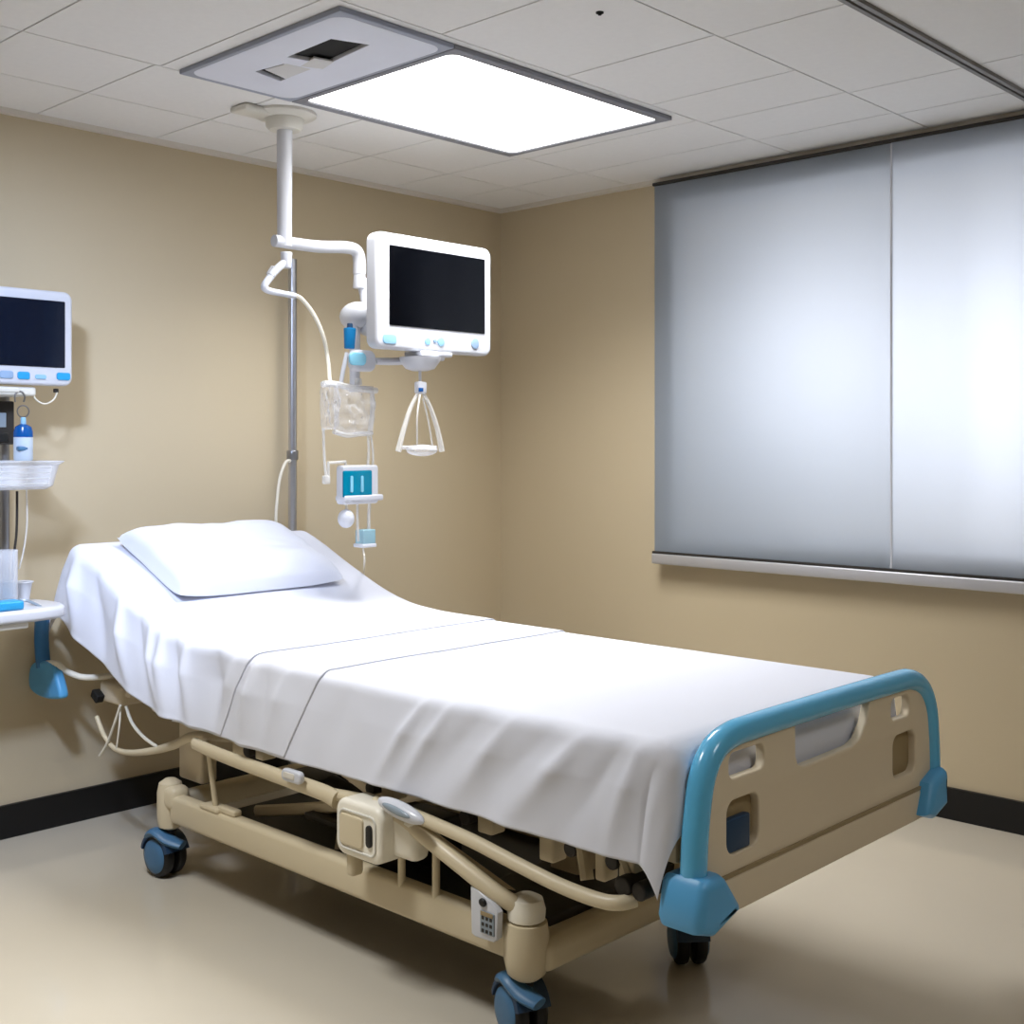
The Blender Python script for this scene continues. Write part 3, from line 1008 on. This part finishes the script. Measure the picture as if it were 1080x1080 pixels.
bag = thing('drip_bag', 'clear crumpled fluid bag hanging above the teal pump box', 'drip bag', D(367, 430))
def bagmesh(x0, x1, y0, y1, depth, X, seed):
    c0, c1 = at(x0, y1, X=X), at(x1, y0, X=X)
    yc, zc, W_, H_ = (c0.y + c1.y) / 2, (c0.z + c1.z) / 2, abs(c1.y - c0.y), abs(c1.z - c0.z)
    tb = bmesh.new()
    n_ = 18
    for side in (1, -1):
        G = []
        for i in range(n_ + 1):
            row = []
            for j in range(n_ + 1):
                u, v = -1 + 2 * i / n_, -1 + 2 * j / n_
                th = (max(0, 1 - abs(u) ** 3) * max(0, 1 - abs(v) ** 3)) ** .6 * depth
                wob = noise.noise(Vector((u * 2.5, v * 2.5, seed + side))) * .03 + noise.noise(Vector((u * 7, v * 6, seed))) * .012
                row.append(tb.verts.new((X + side * (th + wob * (th / depth)), yc + u * W_ / 2 * (1 + .05 * noise.noise(Vector((v * 2, seed, 0)))), zc + v * H_ / 2 * (1 + .06 * noise.noise(Vector((u * 2, seed, 3)))))))
            G.append(row)
        for i in range(n_):
            for j in range(n_):
                tb.faces.new((G[i][j], G[i + 1][j], G[i + 1][j + 1], G[i][j + 1]))
    bmesh.ops.remove_doubles(tb, verts=tb.verts, dist=.0005)
    bmesh.ops.recalc_face_normals(tb, faces=tb.faces[:])
    return tb
MB().take(bagmesh(352, 394, 407, 458, .03, -3.44, 1.3)).build('pouch', M['bagfilm'], bag)
MB().take(bagmesh(339, 357, 404, 453, .022, -3.43, 5.3)).build('side_pouch', M['bagfilm'], bag)
MB().tube([D(341, 405), D(352, 405), D(372, 409), D(396, 412)], .012, seg=10, flat=1.5).build('top_seal', M['tube'], bag)
MB().tube([D(352, 455), D(365, 459), D(378, 458), D(392, 457)], .009, seg=10).build('bottom_seal', M['tube'], bag)
MB().cyl(D(378, 406), D(378, 399), .014, .012, bevel=.002).build('port', M['tube'], bag)
MB().tube([D(392, 412), D(393, 430), D(390, 455)], .009, seg=8).build('edge_seal', M['tube'], bag)

pb = thing('infusion_pump', 'white box with glossy teal window below the clear bag', 'infusion pump', D(377, 525))
pc_ = D(377, 511)
MB().plate([rr(.165, .142, .012)], .045, yz(pc_.x, pc_.y, pc_.z), .008, 3).build('case', M['white'], pb)
p = at(377, 510.5, X=-3.45 + .0235)
MB().plate([rr(.132, .098, .006)], .008, yz(p.x, p.y, p.z), .002).build('window', M['teal'], pb)
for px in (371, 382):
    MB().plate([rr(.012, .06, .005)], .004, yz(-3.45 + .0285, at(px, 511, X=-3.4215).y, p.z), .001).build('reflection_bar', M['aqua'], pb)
MB().plate([rr(.185, .022, .008)], .055, yz(pc_.x + .003, pc_.y + .008, D(377, 525).z), .006).build('lip', M['white'], pb)

fl = MB().tube([D(365, 528), D(366, 540)], .005, seg=8, smooth=False)
pk = thing('pull_knob', 'round white knob dangling under the teal pump box', 'knob', D(365, 547))
fl.build('cord', M['cable'], pk)
MB().ell(D(365, 547), (.03, .031, .034)).build('ball', M['white'], pk)

vi = thing('small_vial', 'small pale aqua vial hanging lowest above the mattress', 'vial', D(385, 575))
c0 = D(385.5, 567)
MB().box(c0, (.05, .06, .062), .006).build('jar', M['paleaqua'], vi)
MB().box(D(385, 575), (.056, .068, .014), .004).build('base', M['white'], vi)
MB().tube([D(390, 528), D(389, 545), D(389, 558)], .006, seg=8).build('inlet', M['tube'], vi)
MB().tube([D(377, 529), D(377, 552), D(378, 571)], .005, seg=8).build('stem', M['tube'], vi)

mb = MB().tube([D(383, 579), D(384.5, 590), at(384, 602, Y=3.1), at(383, 640, Y=3.12)], .0035, seg=6)
tag(mb.build('outlet_tube', M['cable'], origin=D(383, 579)), 'thin pale tube running down behind the bed from small vial', 'tube')
mb = MB().tube([D(341, 452), D(342, 480), D(344, 506)], .005, seg=8).tube([D(346, 506), D(346.5, 488), D(364, 487), D(366, 498)], .006, seg=8, smooth=False)
mb.box(D(344, 506), (.02, .025, .03), .004)
tag(mb.build('clamp_tube', M['tube'], origin=D(341, 452)), 'clear looped tube with clamp left of the teal pump box', 'tube')
mb = MB().tube([D(388, 458), D(389, 475), D(387.5, 495)], .005, seg=8).tube([D(391, 457), D(393.5, 478), D(393, 496)], .004, seg=8)
tag(mb.build('feed_tube', M['tube'], origin=D(388, 458)), 'clear twin tube joining clear bag to the teal pump box', 'tube')

# cable loop below the column
C_ = lambda px, py: at(px, py, X=BX + .01)
lo = thing('cable_loop', 'white bent hose loop hanging under the ceiling column', 'cable', C_(300, 275))
MB().cyl(C_(302, 266), C_(302, 283), .022, .017, bevel=.004).build('collar', M['white'], lo)
MB().tube([C_(301, 276), C_(292, 284), C_(286, 291), C_(279, 301), C_(282, 306), C_(295, 309), C_(311, 312)], lambda u: .015 - .004 * u, seg=10).build('hose', M['white'], lo)
MB().cyl(C_(285, 291), C_(290, 283), .017, bevel=.003).build('connector', M['clear'], lo)
MB().tube([C_(309, 311), C_(318, 315), C_(331, 332), C_(341, 355), C_(346, 380), D(348, 404)], .0075, seg=8).build('lead', M['cable'], lo)

# chrome pole standing behind the head of the bed
px_ = at(308.5, 500, X=-4.2)
pole = thing('drip_pole', 'slim chrome pole standing behind the bed head against left wall', 'pole', (px_.x, px_.y, 0))
MB().lathe([(0, 0), (.068, 0), (.068, .015), (.03, .03), (.02, .05), (0, .05)], (px_.x, px_.y, 0)).build('base', M['dark'], pole)
MB().cyl((px_.x, px_.y, .04), (px_.x, px_.y, 2.19), .0185).build('shaft', M['chrome'], pole)
zc = at(308, 480, X=-4.2).z
MB().cyl((px_.x, px_.y, zc - .02), (px_.x, px_.y, zc + .02), .025, bevel=.004).build('clamp', M['metal'], pole)
K = lambda px, py: at(px, py, X=-4.17)
mb = MB().tube([K(306, 486), K(301, 488), K(295, 505), K(292, 530), K(291, 548), K(292, 580)], .0065, seg=8)
tag(mb.build('bed_cable', M['cable'], origin=K(306, 486)), 'cream cable drooping from chrome pole down behind the pillow', 'cable')

# ------------------------------------------------------------------ equipment at the left edge
SX = -4.03
sh = thing('equipment_shelf', 'white rounded wall shelf at left edge next to bed head', 'shelf', (SX, 1.6, .82))
ty1 = 1.955
lp = [(-4.24, 1.15), (-3.86, 1.15), (-3.86, 1.80), (-3.875, 1.88), (-3.92, 1.925), (-3.97, 1.94), (-4.06, 1.94), (-4.2, 1.90), (-4.24, 1.85)]
MB().plate([lp], .042, xy(0, 0, .842), .014, 5).build('top', M['white'], sh)
MB().bx(-4.24, -3.88, 1.2, 1.78, .80, .822, .006).build('underside', M['white2'], sh)
MB().bx(-4.28, -4.0, 1.25, 1.31, .70, .80, .01).bx(-4.28, -4.26, 1.2, 1.36, .6, .9, .004).build('wall_bracket', M['white2'], sh)
MB().tube([at(16, 632, X=-4.0), at(30, 634, X=-3.98), at(43, 640, X=-3.92)], .005, seg=8).build('inlay', M['lens'], sh)

PXS = -4.212
stand = thing('monitor_stand', 'grey upright stand on the wall shelf at left edge', 'stand', (PXS, 1.80, .863))
yp = at(5, 520, X=PXS).y
MB().cyl((PXS, yp, .866), (PXS, yp, 1.60), .0165).build('pole', M['metal'], stand)
MB().lathe([(0, 0), (.035, 0), (.033, .012), (.02, .02), (0, .02)], (PXS + .015, yp, .863)).build('base', M['white2'], stand)
MB().box((-4.13, yp - .04, 1.585), (.2, .14, .03), .008).build('head_plate', M['white2'], stand)
G_ = lambda px, py, X=-4.02: at(px, py, X=X)
mb = MB().tube([G_(18, 518), G_(17.5, 560), G_(14, 590), G_(13, 612)], .0045, seg=6)
mb.build('rod', M['dark'], stand)
mb = MB().tube([G_(28, 516), G_(28.5, 552), G_(25, 580), G_(20, 600)], .003, seg=6)
mb.build('tubing', M['tube'], stand)
MB().box(G_(3, 446, -4.16), (.05, .06, .15), .006).build('battery_box', M['dark'], stand)
MB().box(G_(1, 443, -4.135), (.006, .035, .05), .002).build('display', M['lens'], stand)
MB().box(G_(2, 461, -4.13), (.02, .04, .03), .004).build('clip', M['darker'], stand)

lm = monitor(-4.04, 1.44, 1.998, 1.607, 1.934, .055, 'vital_signs_monitor', 'smaller white monitor with navy screen cut by left edge', M['screen2'], (.09, .03, .035, .062), .03)
Xl = -4.04 + .029
for px, py, wd, m_ in ((7, 395, .045, 'btn3'), (25, 396, .042, 'btn2'), (43, 397.5, .04, 'btn'), (67, 397, .048, 'btn2')):
    p = at(px, py, X=Xl)
    MB().plate([rr(wd, .026 if px != 43 else .016, .008)], .006, yz(Xl, p.y, p.z), .0015).build('button', M[m_], lm)
MB().tube([at(35, 409, X=-4.05), at(37, 420, X=-4.04), at(47, 426, X=-4.03), at(57, 421, X=-4.04), at(61, 411, X=-4.05)], .0028, seg=6).build('lead', M['cable'], lm)
MB().box(at(59, 412, X=-4.05), (.012, .016, .014), .003).build('plug', M['dark'], lm)
MB().tube([at(16, 424, X=-4.03), at(16, 416, X=-4.03), at(22, 413, X=-4.03), at(26, 418, X=-4.03), at(25, 424, X=-4.03)], .003, seg=6).build('hook', M['metal'], lm)
MB().box(at(4, 411, X=-4.05), (.05, .09, .02), .006).build('mount', M['white2'], lm)

bt = thing('hand_gel_bottle', 'blue topped bottle hanging by a ring below left monitor', 'bottle', G_(24.5, 484))
z0, z1 = G_(24.5, 486).z, G_(24.5, 447).z
b0 = G_(24.5, 486)
hb = z1 - z0
MB().lathe([(0, 0), (.028, 0), (.031, .006), (.031, hb * .62), (.030, hb * .68), (0, hb * .68)], (b0.x, b0.y, z0)).build('body', M['label'], bt)
MB().lathe([(.0315, hb * .64), (.0315, hb * .78), (.026, hb * .92), (.012, hb * .99), (.0, hb)], (b0.x, b0.y, z0)).build('shoulder', M['deep'], bt)
MB().cyl((b0.x, b0.y, z1 - .004), (b0.x, b0.y, z1 + .022), .010, .008, bevel=.002).build('cap', M['btn'], bt)
MB().box((b0.x + .02, b0.y - .012, z0 + hb * .33), (.022, .036, .016), .005).build('mark', M['bluem'], bt)
MB().tube([(b0.x, b0.y + .02 * math.cos(a_ * PI / 6), z1 + .042 + .02 * math.sin(a_ * PI / 6)) for a_ in range(12)], .0025, seg=6, n=3, closed=True).build('ring', M['metal'], bt)

bk = thing('wire_basket', 'translucent tray basket on the stand below blue bottle', 'basket', G_(20, 512))
c0, c1 = G_(46, 514), G_(52, 486)
zb, zt = G_(20, 516).z, G_(20, 487).z
tb = bmesh.new()
def ringrect(y0, y1, x0, x1, z, r):
    return [tb.verts.new((p_[0] + (x0 + x1) / 2, p_[1] + (y0 + y1) / 2, z)) for p_ in rr(x1 - x0, y1 - y0, r, 5)]
R_ = [ringrect(1.50, 1.885, -4.14, -3.95, zb, .03), ringrect(1.48, 1.90, -4.16, -3.93, zb + .012, .035), ringrect(1.46, 1.915, -4.18, -3.915, zt - .012, .04), ringrect(1.44, 1.93, -4.195, -3.90, zt, .045)]
for a_, b_ in zip(R_, R_[1:]):
    for k in range(len(a_)):
        tb.faces.new((a_[k], a_[(k + 1) % len(a_)], b_[(k + 1) % len(a_)], b_[k]))
tb.faces.new(R_[0][::-1])
bmesh.ops.recalc_face_normals(tb, faces=tb.faces[:])
bmesh.ops.solidify(tb, geom=tb.faces[:], thickness=.004)
MB().take(tb).build('bowl', M['clear'], bk)
mb = MB()
for k in range(4):
    zz = zb + .02 + k * .018
    e_ = .012 * k / 3
    mb.tube([(p_[0] - 4.047, p_[1] + 1.69, zz) for p_ in rr(.235 + e_, .425 + e_, .04, 3)], .0022, seg=5, smooth=False, closed=True)
mb.build('rib', M['tube'], bk)

cu = MB().lathe([(0, 0), (.026, 0), (.028, .01), (.036, .062), (.042, .068), (.040, .07), (.034, .066), (.025, .012), (0, .012)], at(22, 633, X=-4.08))
cu = cu.build('paper_cup', M['white'], origin=at(22, 633, X=-4.08))
cu.location.z = .8635
tag(cu, 'small white cup on the wall shelf beside clear jar', 'cup')
jr = thing('specimen_jar', 'clear glass cylinder holding grey blue fluid on the wall shelf', 'jar', (-3.98, at(9, 620, X=-3.98).y, .8635))
jy = at(8, 620, X=-3.98).y
MB().lathe([(0, 0), (.032, 0), (.032, .19), (.029, .19), (.029, .004), (0, .004)], (-3.98, jy, .8635)).build('glass', M['clear'], jr)
MB().lathe([(0, .005), (.0285, .005), (.0285, .085), (0, .085)], (-3.98, jy, .8635)).build('fluid', M['lens'], jr)
bp = MB().box((-3.91, at(10, 635, X=-3.91).y - .03, .8785), (.07, .13, .03), .008)
bb = bp.build('blue_case', M['btn2'], origin=(-3.91, at(10, 635, X=-3.91).y - .03, .8635))
tag(bb, 'flat bright blue case lying at the front of wall shelf', 'case')

# ------------------------------------------------------------------ lamps, and lights added behind the blind
def area(name, loc, target, sx, sy, power, col):
    l = bpy.data.lights.new(name, 'AREA')
    l.shape = 'RECTANGLE'
    l.size, l.size_y = sx, sy
    l.energy = power
    l.color = col
    o_ = bpy.data.objects.new(name, l)
    COL.objects.link(o_)
    o_.location = loc
    o_.rotation_euler = (Vector(target) - Vector(loc)).to_track_quat('-Z', 'Y').to_euler()
    return o_


def lamp(name, loc, sx, sy, power, spread):
    o_ = area(name, loc, (loc[0], loc[1] + .0001, 0), sx, sy, power, (.97, .98, 1))
    o_.rotation_euler = (0, 0, 0)
    o_.data.spread = math.radians(spread)
    return o_


lamp('ceiling_lamp', (-3.0125, 3.04, H - .028), .70, 1.0, 33, 128)
l2 = lamp('ceiling_lamp', (-2.625, .975, H - .03), .54, .56, 22, 115)  # lamp under the assumed panel out of view
l2.data.color = (.95, .975, 1)
sp = bpy.data.lights.new('wall_glow_spot', 'SPOT')  # added spot with no fixture, makes the pale glow on the left wall
sp.energy, sp.spot_size, sp.spot_blend, sp.shadow_soft_size, sp.color = 320, math.radians(66), 1, .12, (.58, .71, 1)
spo = bpy.data.objects.new('wall_glow_spot', sp)
COL.objects.link(spo)
spo.location = (-2.35, .75, H - .06)
spo.rotation_euler = (Vector((-4.28, 1.95, 1.25)) - spo.location).to_track_quat('-Z', 'Y').to_euler()
lamp('ceiling_lamp', (.3, 2.2, H - .03), .6, .6, 7.5, 150)  # fill light for the footboard face, under the added panel
area('added_blind_glow', (-1.82, 4.98, 1.66), (-1.82, 4.4, 1.66), .5, .95, 29, (.975, .965, .985))  # light added close behind the blind, makes the bright patch on its right half
area('added_blind_glow', (-2.52, 4.98, 1.78), (-2.52, 4.4, 1.78),   .45, .7, 18, (.975, .965, .985))  # second added light behind the blind, for the patch on its left half
wd_ = bpy.data.worlds.new('world')
SC.world = wd_
wd_.use_nodes = True
bg = wd_.node_tree.nodes['Background']
bg.inputs['Color'].default_value = (.62, .74, .9, 1)
bg.inputs['Strength'].default_value = .6

# ------------------------------------------------------------------ view
vs = SC.view_settings
vs.view_transform = 'Standard'
vs.look = 'None'
vs.gamma = 1
vs.use_curve_mapping = False
vs.exposure = 0
SC.cycles.max_bounces = 10
SC.cycles.use_denoising = True
